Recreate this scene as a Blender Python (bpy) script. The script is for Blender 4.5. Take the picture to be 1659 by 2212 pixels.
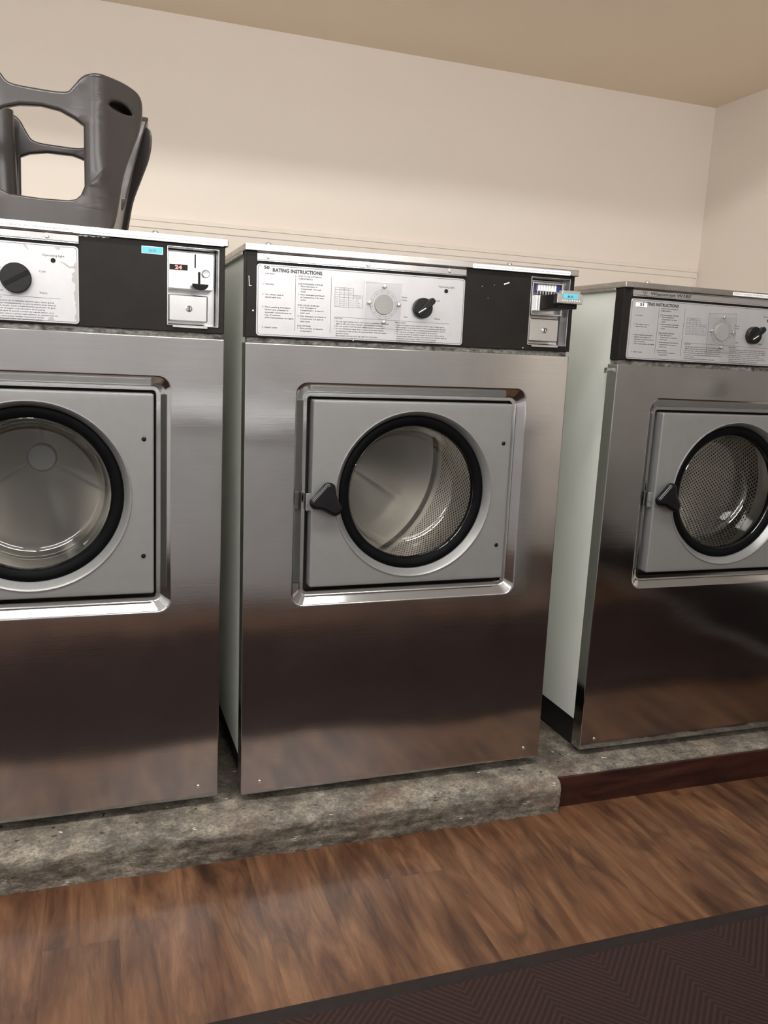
import bpy, bmesh, math, random
from mathutils import Vector, Matrix
PI = math.pi
R = math.radians
S = bpy.context.scene
COL = S.collection
for o in list(bpy.data.objects):
    bpy.data.objects.remove(o)

# ------------------------------------------------------------------ camera
cam_d = bpy.data.cameras.new('camera')
cam = bpy.data.objects.new('camera', cam_d); COL.objects.link(cam)
cam_d.sensor_fit = 'HORIZONTAL'; cam_d.sensor_width = 36.0
cam_d.lens = 1823.09 / 1659.0 * 36.0
cam_d.clip_start = 0.02; cam_d.clip_end = 50
CAM_LOC = Vector((-0.27164, -1.52457, 0.85908))
cam.location = CAM_LOC
cam.rotation_mode = 'XYZ'
cam.rotation_euler = (R(79.61756), R(-2.69395), R(-19.07878))
S.camera = cam

# ------------------------------------------------------------------ world, exposure
w = bpy.data.worlds.new('world'); S.world = w
w.use_nodes = True
w.node_tree.nodes['Background'].inputs[0].default_value = (1.0, 0.93, 0.85, 1)
w.node_tree.nodes['Background'].inputs[1].default_value = 0.05
S.view_settings.view_transform = 'Standard'
S.view_settings.look = 'None'
S.view_settings.exposure = 0.0
S.view_settings.gamma = 1.0
S.view_settings.use_curve_mapping = False
LAMP_STRENGTH = 37.0
FILL_LAMP_STRENGTH = 18.0
LAMP_COLOR = (1.0, 0.975, 0.95)

# ------------------------------------------------------------------ room numbers
FLOOR = -0.097
YB = 1.30          # back wall
XR = 1.981         # right wall
XL = -2.6
YF = -3.0          # wall behind the photographer
ZS = 1.842         # underside of the soffit over the machines
ZC = 2.22          # main ceiling
YS = 0.10          # front edge of the soffit
LAMPS = [(-1.20, -0.87), (0.12, -0.87)]

# ------------------------------------------------------------------ material helpers
def new_mat(name):
    m = bpy.data.materials.new(name); m.use_nodes = True
    nt = m.node_tree
    return m, nt, nt.nodes['Principled BSDF']
def N(nt, t, **kw):
    n = nt.nodes.new(t)
    for k, v in kw.items():
        if hasattr(n, k): setattr(n, k, v)
        else: n.inputs[k].default_value = v
    return n
def coords(nt, scale=(1, 1, 1), kind='Object'):
    tc = N(nt, 'ShaderNodeTexCoord'); mp = N(nt, 'ShaderNodeMapping')
    mp.inputs['Scale'].default_value = scale
    nt.links.new(tc.outputs[kind], mp.inputs[0])
    return mp.outputs[0]
def noise(nt, vec, scale, detail=4, rough=0.5):
    n = N(nt, 'ShaderNodeTexNoise'); n.inputs['Scale'].default_value = scale
    n.inputs['Detail'].default_value = detail; n.inputs['Roughness'].default_value = rough
    if vec is not None: nt.links.new(vec, n.inputs['Vector'])
    return n.outputs['Fac']
def ramp(nt, fac, stops, interp='LINEAR'):
    r = N(nt, 'ShaderNodeValToRGB'); r.color_ramp.interpolation = interp
    e = r.color_ramp.elements
    while len(e) < len(stops): e.new(0.5)
    for i, (p, c) in enumerate(stops):
        e[i].position = p; e[i].color = (c[0], c[1], c[2], 1)
    nt.links.new(fac, r.inputs[0]); return r.outputs[0]
def bump(nt, bs, h, strength, dist, prev=None):
    b = N(nt, 'ShaderNodeBump'); b.inputs['Strength'].default_value = strength
    b.inputs['Distance'].default_value = dist
    nt.links.new(h, b.inputs['Height'])
    if prev is not None: nt.links.new(prev, b.inputs['Normal'])
    nt.links.new(b.outputs[0], bs.inputs['Normal']); return b.outputs[0]
def mixc(nt, fac, a, b, mode='MIX'):
    m = N(nt, 'ShaderNodeMix'); m.data_type = 'RGBA'; m.blend_type = mode
    for sock, v in ((m.inputs[0], fac), (m.inputs[6], a), (m.inputs[7], b)):
        if isinstance(v, (int, float)): sock.default_value = v
        elif isinstance(v, tuple): sock.default_value = (*v, 1)
        else: nt.links.new(v, sock)
    return m.outputs[2]
def mth(nt, op, a, b=None):
    m = N(nt, 'ShaderNodeMath', operation=op)
    for i, v in enumerate((a, b)):
        if v is None: continue
        if isinstance(v, (int, float)): m.inputs[i].default_value = v
        else: nt.links.new(v, m.inputs[i])
    return m.outputs[0]
def simple(name, col, rough=0.5, metal=0.0, var=0.06, scale=30, bmp=0.0, coat=0.0, spec=0.5):
    m, nt, b = new_mat(name)
    v = coords(nt)
    f = noise(nt, v, scale, 5, 0.6)
    d = tuple(max(0, c * (1 - var)) for c in col); u = tuple(min(1, c * (1 + var)) for c in col)
    nt.links.new(ramp(nt, f, [(0.3, d), (0.7, u)]), b.inputs['Base Color'])
    b.inputs['Roughness'].default_value = rough; b.inputs['Metallic'].default_value = metal
    b.inputs['Specular IOR Level'].default_value = spec
    if coat: b.inputs['Coat Weight'].default_value = coat; b.inputs['Coat Roughness'].default_value = 0.08
    if bmp: bump(nt, b, f, bmp, 0.001)
    return m

# ------------------------------------------------------------------ materials
def mat_steel(name, col, rough, wave=0.5, brush=0.06, aniso=0.0):
    m, nt, b = new_mat(name)
    v = coords(nt, (6, 6, 900))
    f = noise(nt, v, 1.0, 3, 0.6)
    c = ramp(nt, f, [(0.3, tuple(x * 0.95 for x in col)), (0.7, tuple(min(1, x * 1.04) for x in col))])
    smu = noise(nt, coords(nt), 7, 5, 0.6)
    c2 = mixc(nt, 0.10, c, ramp(nt, smu, [(0.35, (0.35, 0.33, 0.31)), (0.6, (0.75, 0.73, 0.7))]))
    nt.links.new(c2, b.inputs['Base Color'])
    b.inputs['Metallic'].default_value = 1.0
    rr = ramp(nt, smu, [(0.3, (rough * 0.85,) * 3), (0.7, (rough * 1.2,) * 3)])
    nt.links.new(rr, b.inputs['Roughness'])
    b1 = bump(nt, b, f, brush, 0.0004)
    low = noise(nt, coords(nt, (1.3, 1, 2.0)), 2.6, 1, 0.3)
    bump(nt, b, low, wave, 0.012, b1)
    return m
M = {}
M['steel'] = mat_steel('brushed_steel', (0.48, 0.48, 0.477), 0.095, 0.30)
M['cap'] = mat_steel('cap_steel', (0.46, 0.45, 0.43), 0.28, 0.1)
M['chrome'] = simple('chrome', (0.75, 0.75, 0.75), 0.16, 1.0, 0.04)
M['silver'] = simple('silver_metal', (0.56, 0.56, 0.56), 0.27, 1.0, 0.05, 60)
M['plate'] = simple('anodised_plate', (0.50, 0.50, 0.51), 0.34, 0.55, 0.03, 40)
M['door_paint'] = simple('grey_door_enamel', (0.215, 0.215, 0.212), 0.36, 0.35, 0.03, 50)
M['black'] = simple('black_enamel', (0.013, 0.0115, 0.0105), 0.36, 0.0, 0.2, 20, spec=0.14)
M['rubber'] = simple('black_rubber', (0.003, 0.003, 0.0035), 0.5, 0, 0.2, 40, spec=0.06)
M['gloss_black'] = simple('glossy_black_plastic', (0.004, 0.004, 0.0045), 0.07, 0, 0.2, 20, spec=0.4)
M['knob'] = simple('black_knob_plastic', (0.010, 0.010, 0.010), 0.35, 0, 0.2, 20, spec=0.25)
M['dark'] = simple('dark_void_metal', (0.012, 0.011, 0.010), 0.7, 0, 0.3, 30)
M['ink'] = simple('printed_ink', (0.035, 0.035, 0.038), 0.6, 0, 0.1)
M['ink_grey'] = simple('grey_ink', (0.20, 0.20, 0.21), 0.6, 0, 0.1)
M['dial_grey'] = simple('dial_grey', (0.34, 0.335, 0.32), 0.45, 0.1, 0.04)
M['white_label'] = simple('white_label', (0.86, 0.86, 0.85), 0.55, 0, 0.02)
M['worn_label'] = simple('worn_white_tape', (0.80, 0.79, 0.76), 0.5, 0, 0.05, 90)
M['blue'] = simple('cyan_label', (0.10, 0.48, 0.62), 0.5, 0, 0.03)
M['navy'] = simple('navy_plastic', (0.015, 0.03, 0.22), 0.4, 0, 0.1)
M['white_mark'] = simple('white_paint_mark', (0.9, 0.9, 0.88), 0.6, 0, 0.02)
M['side'] = simple('pale_side_enamel', (0.74, 0.76, 0.71), 0.40, 0, 0.035, 5)
M['wood_dark'] = None

m, nt, b = new_mat('grimy_seam')
f = noise(nt, coords(nt, (1, 1, 3)), 60, 6, 0.7)
nt.links.new(ramp(nt, f, [(0.35, (0.03, 0.025, 0.02)), (0.55, (0.22, 0.21, 0.19)), (0.7, (0.4, 0.38, 0.35))]), b.inputs['Base Color'])
b.inputs['Roughness'].default_value = 0.6; b.inputs['Metallic'].default_value = 0.3
M['grime'] = m

# red display digits give off light
m, nt, b = new_mat('red_led')
b.inputs['Base Color'].default_value = (0.8, 0.1, 0.1, 1)
b.inputs['Emission Color'].default_value = (1.0, 0.22, 0.20, 1); b.inputs['Emission Strength'].default_value = 2.2
M['led'] = m
m, nt, b = new_mat('lamp_diffuser')
b.inputs['Emission Color'].default_value = (*LAMP_COLOR, 1); b.inputs['Emission Strength'].default_value = LAMP_STRENGTH
M['lamp'] = m
m, nt, b = new_mat('fill_lamp_diffuser')
b.inputs['Emission Color'].default_value = (*LAMP_COLOR, 1); b.inputs['Emission Strength'].default_value = FILL_LAMP_STRENGTH
M['fill_lamp'] = m

# clear sheet: thin walled glass or plastic
def mat_clear(name, tint, rough, ior, refl=1.0):
    m = bpy.data.materials.new(name); m.use_nodes = True; nt = m.node_tree
    nt.nodes.remove(nt.nodes['Principled BSDF'])
    out = nt.nodes['Material Output']
    tr = N(nt, 'ShaderNodeBsdfTransparent'); tr.inputs[0].default_value = (*tint, 1)
    gl = N(nt, 'ShaderNodeBsdfGlossy'); gl.inputs['Roughness'].default_value = rough
    fr = N(nt, 'ShaderNodeFresnel'); fr.inputs[0].default_value = ior
    mx = N(nt, 'ShaderNodeMixShader')
    nt.links.new(mth(nt, 'MULTIPLY', fr.outputs[0], refl), mx.inputs[0])
    nt.links.new(tr.outputs[0], mx.inputs[1]); nt.links.new(gl.outputs[0], mx.inputs[2])
    nt.links.new(mx.outputs[0], out.inputs[0])
    return m
M['glass'] = mat_clear('door_glass', (0.97, 0.98, 0.97), 0.02, 1.62, 1.8)
M['clear'] = mat_clear('clear_plastic', (0.985, 0.985, 0.985), 0.15, 1.3, 0.35)

# perforated drum (UV in metres: around, along)
def mat_drum(name, holes, col, rough):
    m, nt, b = new_mat(name)
    b.inputs['Metallic'].default_value = 1.0
    if holes:
        uv = N(nt, 'ShaderNodeTexCoord').outputs['UV']
        sep = N(nt, 'ShaderNodeSeparateXYZ'); nt.links.new(uv, sep.inputs[0])
        p = 0.0105
        def dots(off):
            a = mth(nt, 'SUBTRACT', mth(nt, 'FRACT', mth(nt, 'ADD', mth(nt, 'DIVIDE', sep.outputs[0], p), off)), 0.5)
            c = mth(nt, 'SUBTRACT', mth(nt, 'FRACT', mth(nt, 'ADD', mth(nt, 'DIVIDE', sep.outputs[1], p * 1.5), off)), 0.5)
            c = mth(nt, 'MULTIPLY', c, 1.5)
            return mth(nt, 'SQRT', mth(nt, 'ADD', mth(nt, 'MULTIPLY', a, a), mth(nt, 'MULTIPLY', c, c)))
        d = mth(nt, 'MINIMUM', dots(0.0), dots(0.5))
        hole = mth(nt, 'LESS_THAN', d, 0.24)
        band = mth(nt, 'LESS_THAN', mth(nt, 'ABSOLUTE', mth(nt, 'SUBTRACT', sep.outputs[1], 0.225)), 0.200)
        hm = mth(nt, 'MULTIPLY', hole, band)
        nt.links.new(mixc(nt, hm, col, (0.01, 0.009, 0.008)), b.inputs['Base Color'])
        nt.links.new(mth(nt, 'ADD', mth(nt, 'MULTIPLY', hm, 0.5), rough), b.inputs['Roughness'])
        rim = ramp(nt, d, [(0.20, (0, 0, 0)), (0.40, (1, 1, 1))])
        bump(nt, b, rim, 0.5, 0.0015)
    else:
        b.inputs['Base Color'].default_value = (*col, 1); b.inputs['Roughness'].default_value = rough
        bump(nt, b, noise(nt, coords(nt), 9, 2), 0.15, 0.004)
    return m
M['drum'] = mat_drum('perforated_drum_steel', True, (0.88, 0.83, 0.75), 0.34)
M['drum_back'] = mat_drum('drum_back_steel', False, (0.90, 0.87, 0.82), 0.30)
M['drum_back'].name = 'drum_back_steel'

# plaster walls
def mat_wall(name, col, var=0.012):
    m, nt, b = new_mat(name)
    v = coords(nt)
    f = noise(nt, v, 1.2, 3)
    nt.links.new(ramp(nt, f, [(0.3, tuple(c * (1 - var) for c in col)), (0.7, tuple(c * (1 + var) for c in col))]), b.inputs['Base Color'])
    b.inputs['Roughness'].default_value = 0.75
    bump(nt, b, noise(nt, v, 140, 4), 0.12, 0.0006)
    return m
M['wall'] = mat_wall('cream_wall_paint', (0.84, 0.765, 0.68))
M['wall_far'] = mat_wall('far_wall_paint', (0.74, 0.745, 0.76))
M['ceiling'] = mat_wall('ceiling_paint', (0.92, 0.78, 0.63))
M['ceiling2'] = mat_wall('main_ceiling_paint', (0.78, 0.76, 0.73))
M['added_dado'] = mat_wall('added_dado_grey', (0.30, 0.30, 0.31))

M['taupe'] = mat_wall('added_door_taupe', (0.27, 0.25, 0.23))
M['table'] = simple('grey_laminate', (0.62, 0.63, 0.66), 0.5, 0, 0.03)
# wood floor, planks along Y
def mat_wood(name, dark, mid, light, plank, rough, board_axis='Y'):
    m, nt, b = new_mat(name)
    tc = N(nt, 'ShaderNodeTexCoord')
    sep = N(nt, 'ShaderNodeSeparateXYZ'); nt.links.new(tc.outputs['Object'], sep.inputs[0])
    X, Y = (sep.outputs[0], sep.outputs[1]) if board_axis == 'Y' else (sep.outputs[1], sep.outputs[0])
    if board_axis == 'X': X = sep.outputs[2]
    row = mth(nt, 'FLOOR', mth(nt, 'DIVIDE', X, plank))
    rnd = N(nt, 'ShaderNodeTexWhiteNoise', noise_dimensions='1D'); nt.links.new(row, rnd.inputs['W'])
    shift = mth(nt, 'MULTIPLY', rnd.outputs[0], 7.0)
    yy = mth(nt, 'ADD', Y, shift)
    seg = mth(nt, 'FLOOR', mth(nt, 'DIVIDE', yy, 1.5))
    r2 = N(nt, 'ShaderNodeTexWhiteNoise', noise_dimensions='2D')
    cv = N(nt, 'ShaderNodeCombineXYZ'); nt.links.new(row, cv.inputs[0]); nt.links.new(seg, cv.inputs[1])
    nt.links.new(cv.outputs[0], r2.inputs['Vector'])
    gx = mth(nt, 'MULTIPLY', X, 1.0)
    g = N(nt, 'ShaderNodeCombineXYZ')
    nt.links.new(mth(nt, 'MULTIPLY', gx, 20.0), g.inputs[0])
    nt.links.new(mth(nt, 'MULTIPLY', yy, 3.0), g.inputs[1])
    nt.links.new(mth(nt, 'MULTIPLY', r2.outputs[0], 30.0), g.inputs[2])
    n1 = N(nt, 'ShaderNodeTexNoise'); nt.links.new(g.outputs[0], n1.inputs['Vector'])
    n1.inputs['Scale'].default_value = 1.0; n1.inputs['Detail'].default_value = 7; n1.inputs['Roughness'].default_value = 0.62
    n1.inputs['Distortion'].default_value = 1.3
    g2 = N(nt, 'ShaderNodeCombineXYZ')
    nt.links.new(mth(nt, 'MULTIPLY', gx, 7.0), g2.inputs[0])
    nt.links.new(mth(nt, 'MULTIPLY', yy, 1.8), g2.inputs[1])
    nt.links.new(mth(nt, 'MULTIPLY', r2.outputs[0], 17.0), g2.inputs[2])
    n2 = N(nt, 'ShaderNodeTexNoise'); nt.links.new(g2.outputs[0], n2.inputs['Vector'])
    n2.inputs['Scale'].default_value = 1.0; n2.inputs['Detail'].default_value = 5; n2.inputs['Distortion'].default_value = 2.2
    c1 = ramp(nt, n1.outputs['Fac'], [(0.30, dark), (0.46, mid), (0.66, light)])
    c2 = ramp(nt, n2.outputs['Fac'], [(0.34, (0.45, 0.42, 0.42)), (0.46, (0.86, 0.86, 0.86)), (0.62, (1.05, 1.03, 1.0))])
    c = mixc(nt, 0.85, c1, c2, 'MULTIPLY')
    g3 = N(nt, 'ShaderNodeCombineXYZ')
    nt.links.new(mth(nt, 'MULTIPLY', gx, 13.0), g3.inputs[0]); nt.links.new(mth(nt, 'MULTIPLY', yy, 3.2), g3.inputs[1])
    nt.links.new(mth(nt, 'MULTIPLY', r2.outputs[0], 41.0), g3.inputs[2])
    n3 = N(nt, 'ShaderNodeTexNoise'); nt.links.new(g3.outputs[0], n3.inputs['Vector'])
    n3.inputs['Scale'].default_value = 1.0; n3.inputs['Detail'].default_value = 6; n3.inputs['Distortion'].default_value = 1.1
    vein = mth(nt, 'ABSOLUTE', mth(nt, 'SUBTRACT', n3.outputs['Fac'], 0.5))
    msk = noise(nt, coords(nt, (5, 1.6, 1)), 1.3, 2)
    vm = mth(nt, 'MULTIPLY', ramp(nt, vein, [(0.0, (.5, .5, .5)), (0.05, (0, 0, 0))]), ramp(nt, msk, [(0.48, (0, 0, 0)), (0.58, (1, 1, 1))]))
    c = mixc(nt, vm, c, tuple(x * 0.75 for x in dark))
    fine = noise(nt, coords(nt, (130, 9, 130)), 1.0, 4, 0.7)
    c = mixc(nt, 0.7, c, ramp(nt, fine, [(0.32, (0.70, 0.69, 0.70)), (0.6, (1.12, 1.12, 1.12))]), 'MULTIPLY')
    tone = ramp(nt, r2.outputs[0], [(0.0, (0.93, 0.92, 0.93)), (1.0, (1.05, 1.04, 1.02))])
    c = mixc(nt, 1.0, c, tone, 'MULTIPLY')
    ed = mth(nt, 'ABSOLUTE', mth(nt, 'SUBTRACT', mth(nt, 'FRACT', mth(nt, 'DIVIDE', X, plank)), 0.5))
    seam = mth(nt, 'GREATER_THAN', ed, 0.494)
    c = mixc(nt, mth(nt, 'MULTIPLY', seam, 0.25), c, tuple(x * 0.5 for x in dark))
    nt.links.new(c, b.inputs['Base Color'])
    b.inputs['Roughness'].default_value = rough; b.inputs['Specular IOR Level'].default_value = 0.4
    bump(nt, b, n1.outputs['Fac'], 0.15, 0.001)
    return m
M['floor'] = mat_wood('vinyl_plank_floor', (0.038, 0.017, 0.010), (0.100, 0.045, 0.022), (0.165, 0.085, 0.043), 0.118, 0.36)
M['kick'] = mat_wood('dark_red_wood', (0.014, 0.004, 0.003), (0.034, 0.010, 0.007), (0.055, 0.018, 0.012), 0.3, 0.4, 'X')

# concrete
m, nt, b = new_mat('rough_concrete')
v = coords(nt)
f1 = noise(nt, v, 9, 8, 0.65); f2 = noise(nt, v, 90, 6, 0.7); f3 = noise(nt, coords(nt, (1, 1, 3.0)), 26, 6, 0.72)
c = ramp(nt, f1, [(0.28, (0.070, 0.057, 0.043)), (0.5, (0.125, 0.108, 0.086)), (0.72, (0.205, 0.185, 0.155))])
c = mixc(nt, 0.75, c, ramp(nt, f3, [(0.36, (0.40, 0.38, 0.36)), (0.5, (0.95, 0.95, 0.95)), (0.62, (1.75, 1.72, 1.66))]), 'MULTIPLY')
c = mixc(nt, 0.8, c, ramp(nt, noise(nt, coords(nt, (1, 1, 2.2)), 150, 5, 0.75), [(0.36, (0.45, 0.43, 0.41)), (0.5, (0.95, 0.95, 0.95)), (0.64, (1.5, 1.5, 1.48))]), 'MULTIPLY')
vo = N(nt, 'ShaderNodeTexVoronoi'); vo.inputs['Scale'].default_value = 55; nt.links.new(mixc(nt, 0.035, v, N(nt, 'ShaderNodeTexNoise', Scale=60.0).outputs['Color'], 'ADD'), vo.inputs['Vector'])
pit = ramp(nt, vo.outputs['Distance'], [(0.16, (1, 1, 1)), (0.24, (0, 0, 0))])
wn = N(nt, 'ShaderNodeTexWhiteNoise', noise_dimensions='3D'); nt.links.new(vo.outputs['Position'], wn.inputs['Vector'])
keep = mth(nt, 'GREATER_THAN', wn.outputs[0], 0.84)
c = mixc(nt, mth(nt, 'MULTIPLY', pit, keep), c, (0.02, 0.016, 0.012))
keep2 = mth(nt, 'LESS_THAN', wn.outputs[0], 0.035)
c = mixc(nt, mth(nt, 'MULTIPLY', pit, keep2), c, (0.6, 0.58, 0.53))
rust = noise(nt, v, 5, 5, 0.6)
c = mixc(nt, ramp(nt, rust, [(0.56, (0, 0, 0)), (0.70, (0.45, 0.45, 0.45))]), c, (0.13, 0.065, 0.035))
nt.links.new(c, b.inputs['Base Color'])
b.inputs['Roughness'].default_value = 0.72
b1 = bump(nt, b, f3, 0.6, 0.004); b2 = bump(nt, b, f2, 0.5, 0.0015, b1)
inv = mth(nt, 'MULTIPLY', mth(nt, 'MULTIPLY', pit, keep), -1.0); bump(nt, b, inv, 0.8, 0.004, b2)
M['concrete'] = m

# ribbed entrance mat: short ribs in herringbone blocks
m, nt, b = new_mat('dark_ribbed_mat')
tc = N(nt, 'ShaderNodeTexCoord'); sep = N(nt, 'ShaderNodeSeparateXYZ'); nt.links.new(tc.outputs['Object'], sep.inputs[0])
zx = mth(nt, 'PINGPONG', sep.outputs[0], 0.12)
u = mth(nt, 'ADD', sep.outputs[1], zx)
wv = mth(nt, 'SINE', mth(nt, 'MULTIPLY', u, 2 * PI / 0.0125))
f = noise(nt, tc.outputs['Object'], 260, 5, 0.7)
rib = mth(nt, 'ADD', mth(nt, 'MULTIPLY', wv, 0.28), mth(nt, 'MULTIPLY', f, 1.0))
c = ramp(nt, rib, [(0.0, (0.018, 0.0095, 0.008)), (0.5, (0.027, 0.0150, 0.013)), (1.0, (0.042, 0.026, 0.023))])
nt.links.new(c, b.inputs['Base Color']); b.inputs['Roughness'].default_value = 0.85
b.inputs['Specular IOR Level'].default_value = 0.12
bump(nt, b, rib, 0.35, 0.0015)
M['mat'] = m
M['mat_edge'] = simple('mat_rubber_edge', (0.016, 0.011, 0.010), 0.6, 0, 0.2, 80, 0.2, spec=0.2)
M['seat_plastic'] = simple('dark_grey_moulded_plastic', (0.036, 0.031, 0.029), 0.28, 0, 0.04, 80, 0.1)

# ------------------------------------------------------------------ mesh helpers
def obj(name, bm, mat, parent=None, smooth=35, bevel=0.0):
    me = bpy.data.meshes.new(name)
    bmesh.ops.remove_doubles(bm, verts=bm.verts, dist=1e-6)
    bmesh.ops.recalc_face_normals(bm, faces=bm.faces)
    bm.to_mesh(me); bm.free()
    for mm in (mat if isinstance(mat, (list, tuple)) else [mat]): me.materials.append(mm)
    if smooth:
        me.shade_smooth(); me.set_sharp_from_angle(angle=R(smooth))
    o = bpy.data.objects.new(name, me); COL.objects.link(o)
    if parent is not None: o.parent = parent
    if smooth:
        wn_ = o.modifiers.new('weighted', 'WEIGHTED_NORMAL'); wn_.keep_sharp = True; wn_.weight = 100
    if bevel:
        md = o.modifiers.new('bevel', 'BEVEL'); md.width = bevel; md.segments = 2; md.limit_method = 'ANGLE'
    return o
def empty(name, loc=(0, 0, 0), rot=(0, 0, 0)):
    o = bpy.data.objects.new(name, None); COL.objects.link(o)
    o.location = loc; o.rotation_euler = rot; o.empty_display_size = 0.05
    return o
def tag(o, label=None, cat=None, group=None, kind=None):
    if label: o['label'] = label
    if cat: o['category'] = cat
    if group: o['group'] = group
    if kind: o['kind'] = kind
    return o
def box(bm, x0, x1, y0, y1, z0, z1, mi=0):
    vs = [bm.verts.new(p) for p in [(x0, y0, z0), (x1, y0, z0), (x1, y1, z0), (x0, y1, z0), (x0, y0, z1), (x1, y0, z1), (x1, y1, z1), (x0, y1, z1)]]
    for f in [(0, 1, 2, 3), (4, 5, 6, 7), (0, 1, 5, 4), (1, 2, 6, 5), (2, 3, 7, 6), (3, 0, 4, 7)]:
        fc = bm.faces.new([vs[i] for i in f]); fc.material_index = mi
    return vs
def rr(x0, x1, z0, z1, r, n=6):
    """rounded rectangle in the XZ plane, n+1 points a corner"""
    pts = []
    for cx, cz, a in ((x1 - r, z1 - r, 0), (x0 + r, z1 - r, 90), (x0 + r, z0 + r, 180), (x1 - r, z0 + r, 270)):
        for i in range(n + 1):
            t = R(a + 90 * i / n); pts.append((cx + r * math.cos(t), cz + r * math.sin(t)))
    return pts
def rr_circle(cx, cz, r, n=6, q=None):
    """circle points matched to rr()"""
    pts = []
    for a in (0, 90, 180, 270):
        for i in range(n + 1):
            t = R(a + 90 * (i + 0.5) / (n + 1)); pts.append((cx + r * math.cos(t), cz + r * math.sin(t)))
    return pts
def loops(bm, ls, cap0=False, cap1=False, mi=0):
    """ls: list of (points in XZ, y)"""
    rings = [[bm.verts.new((p[0], y, p[1])) for p in pts] for pts, y in ls]
    n = len(rings[0])
    for a, b_ in zip(rings, rings[1:]):
        for i in range(n):
            f = bm.faces.new((a[i], a[(i + 1) % n], b_[(i + 1) % n], b_[i])); f.material_index = mi
    if cap0: bm.faces.new(rings[0]).material_index = mi
    if cap1: bm.faces.new(rings[-1]).material_index = mi
    return rings
def slab(bm, x0, x1, z0, z1, r, y0, y1, bev=0.0006, n=4, mi=0):
    """a rounded plate with a bevelled front edge, front at y0 (nearer the viewer)"""
    loops(bm, [(rr(x0, x1, z0, z1, r, n), y1), (rr(x0, x1, z0, z1, r, n), y0 + bev),
               (rr(x0 + bev, x1 - bev, z0 + bev, z1 - bev, max(r - bev, 1e-4), n), y0)], True, True, mi)
def lathe(bm, cx, cz, prof, n=48, cap0=False, cap1=False, mi=0):
    ls = []
    for r, y in prof:
        ls.append(([(cx + r * math.cos(2 * PI * i / n), cz + r * math.sin(2 * PI * i / n)) for i in range(n)], y))
    return loops(bm, ls, cap0, cap1, mi)
def disc(bm, cx, cz, r, y0, y1, bev=0.0005, n=24, mi=0):
    lathe(bm, cx, cz, [(r, y1), (r, y0 + bev), (r - bev, y0)], n, True, True, mi)
def curve_mesh(splines, extrude, bev, res=3):
    """splines in the XZ plane -> filled, extruded, rounded outline as bmesh; depth along Y"""
    cu = bpy.data.curves.new('tmp', 'CURVE'); cu.dimensions = '2D'; cu.fill_mode = 'BOTH'
    cu.extrude = extrude; cu.bevel_depth = bev; cu.bevel_resolution = res
    for pts in splines:
        sp = cu.splines.new('POLY'); sp.points.add(len(pts) - 1)
        for p, q in zip(sp.points, pts): p.co = (q[0], q[1], 0, 1)
        sp.use_cyclic_u = True
    o = bpy.data.objects.new('tmp', cu); COL.objects.link(o)
    dg = bpy.context.evaluated_depsgraph_get()
    me = bpy.data.meshes.new_from_object(o.evaluated_get(dg))
    bm = bmesh.new(); bm.from_mesh(me)
    bpy.data.objects.remove(o); bpy.data.curves.remove(cu); bpy.data.meshes.remove(me)
    for v in bm.verts: v.co = Vector((v.co.x, -v.co.z, v.co.y))
    return bm
def smooth_loop(pts, n=6):
    """closed Catmull-Rom through pts"""
    out = []; k = len(pts)
    for i in range(k):
        p0, p1, p2, p3 = (Vector((*pts[(i + j) % k], 0)) for j in (-1, 0, 1, 2))
        for s in range(n):
            t = s / n
            q = 0.5 * ((2 * p1) + (-p0 + p2) * t + (2 * p0 - 5 * p1 + 4 * p2 - p3) * t * t + (-p0 + 3 * p1 - 3 * p2 + p3) * t ** 3)
            out.append((q.x, q.y))
    return out
def text_into(bm, body, x, z, y, h=None, width=None, size=None, bold=0.0, angle=0.0, shear=0.0, mi=0):
    """letters as flat mesh facing -Y; x,z = left end of the (first) baseline; h = capital height"""
    cu = bpy.data.curves.new('tmp', 'FONT'); cu.body = body; cu.size = 1.0; cu.offset = bold; cu.resolution_u = 2
    cu.space_line = 1.0; cu.shear = shear
    o = bpy.data.objects.new('tmp', cu); COL.objects.link(o)
    dg = bpy.context.evaluated_depsgraph_get()
    me = bpy.data.meshes.new_from_object(o.evaluated_get(dg))
    if me.vertices:
        xs = [v.co.x for v in me.vertices]
        s = size if size else (h / 0.72)
        sx = (width / (max(xs) - min(xs))) if width else s
        x0 = min(xs); ca, sa = math.cos(angle), math.sin(angle)
        base = len(bm.verts)
        vs = []
        for v in me.vertices:
            px, pz = (v.co.x - x0) * sx, v.co.y * s
            vs.append(bm.verts.new((x + px * ca - pz * sa, y, z + px * sa + pz * ca)))
        for p in me.polygons:
            try: f = bm.faces.new([vs[i] for i in p.vertices]); f.material_index = mi
            except ValueError: pass
    bpy.data.objects.remove(o); bpy.data.curves.remove(cu); bpy.data.meshes.remove(me)
def rect(bm, x0, x1, z0, z1, y, mi=0):
    f = bm.faces.new([bm.verts.new(p) for p in ((x0, y, z0), (x1, y, z0), (x1, y, z1), (x0, y, z1))]); f.material_index = mi
def line(bm, x0, z0, x1, z1, wd, y, mi=0):
    d = Vector((x1 - x0, 0, z1 - z0)).normalized(); nrm = Vector((-d.z, 0, d.x)) * wd / 2
    a, b_ = Vector((x0, y, z0)), Vector((x1, y, z1))
    f = bm.faces.new([bm.verts.new(p) for p in (a - nrm, b_ - nrm, b_ + nrm, a + nrm)]); f.material_index = mi

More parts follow.
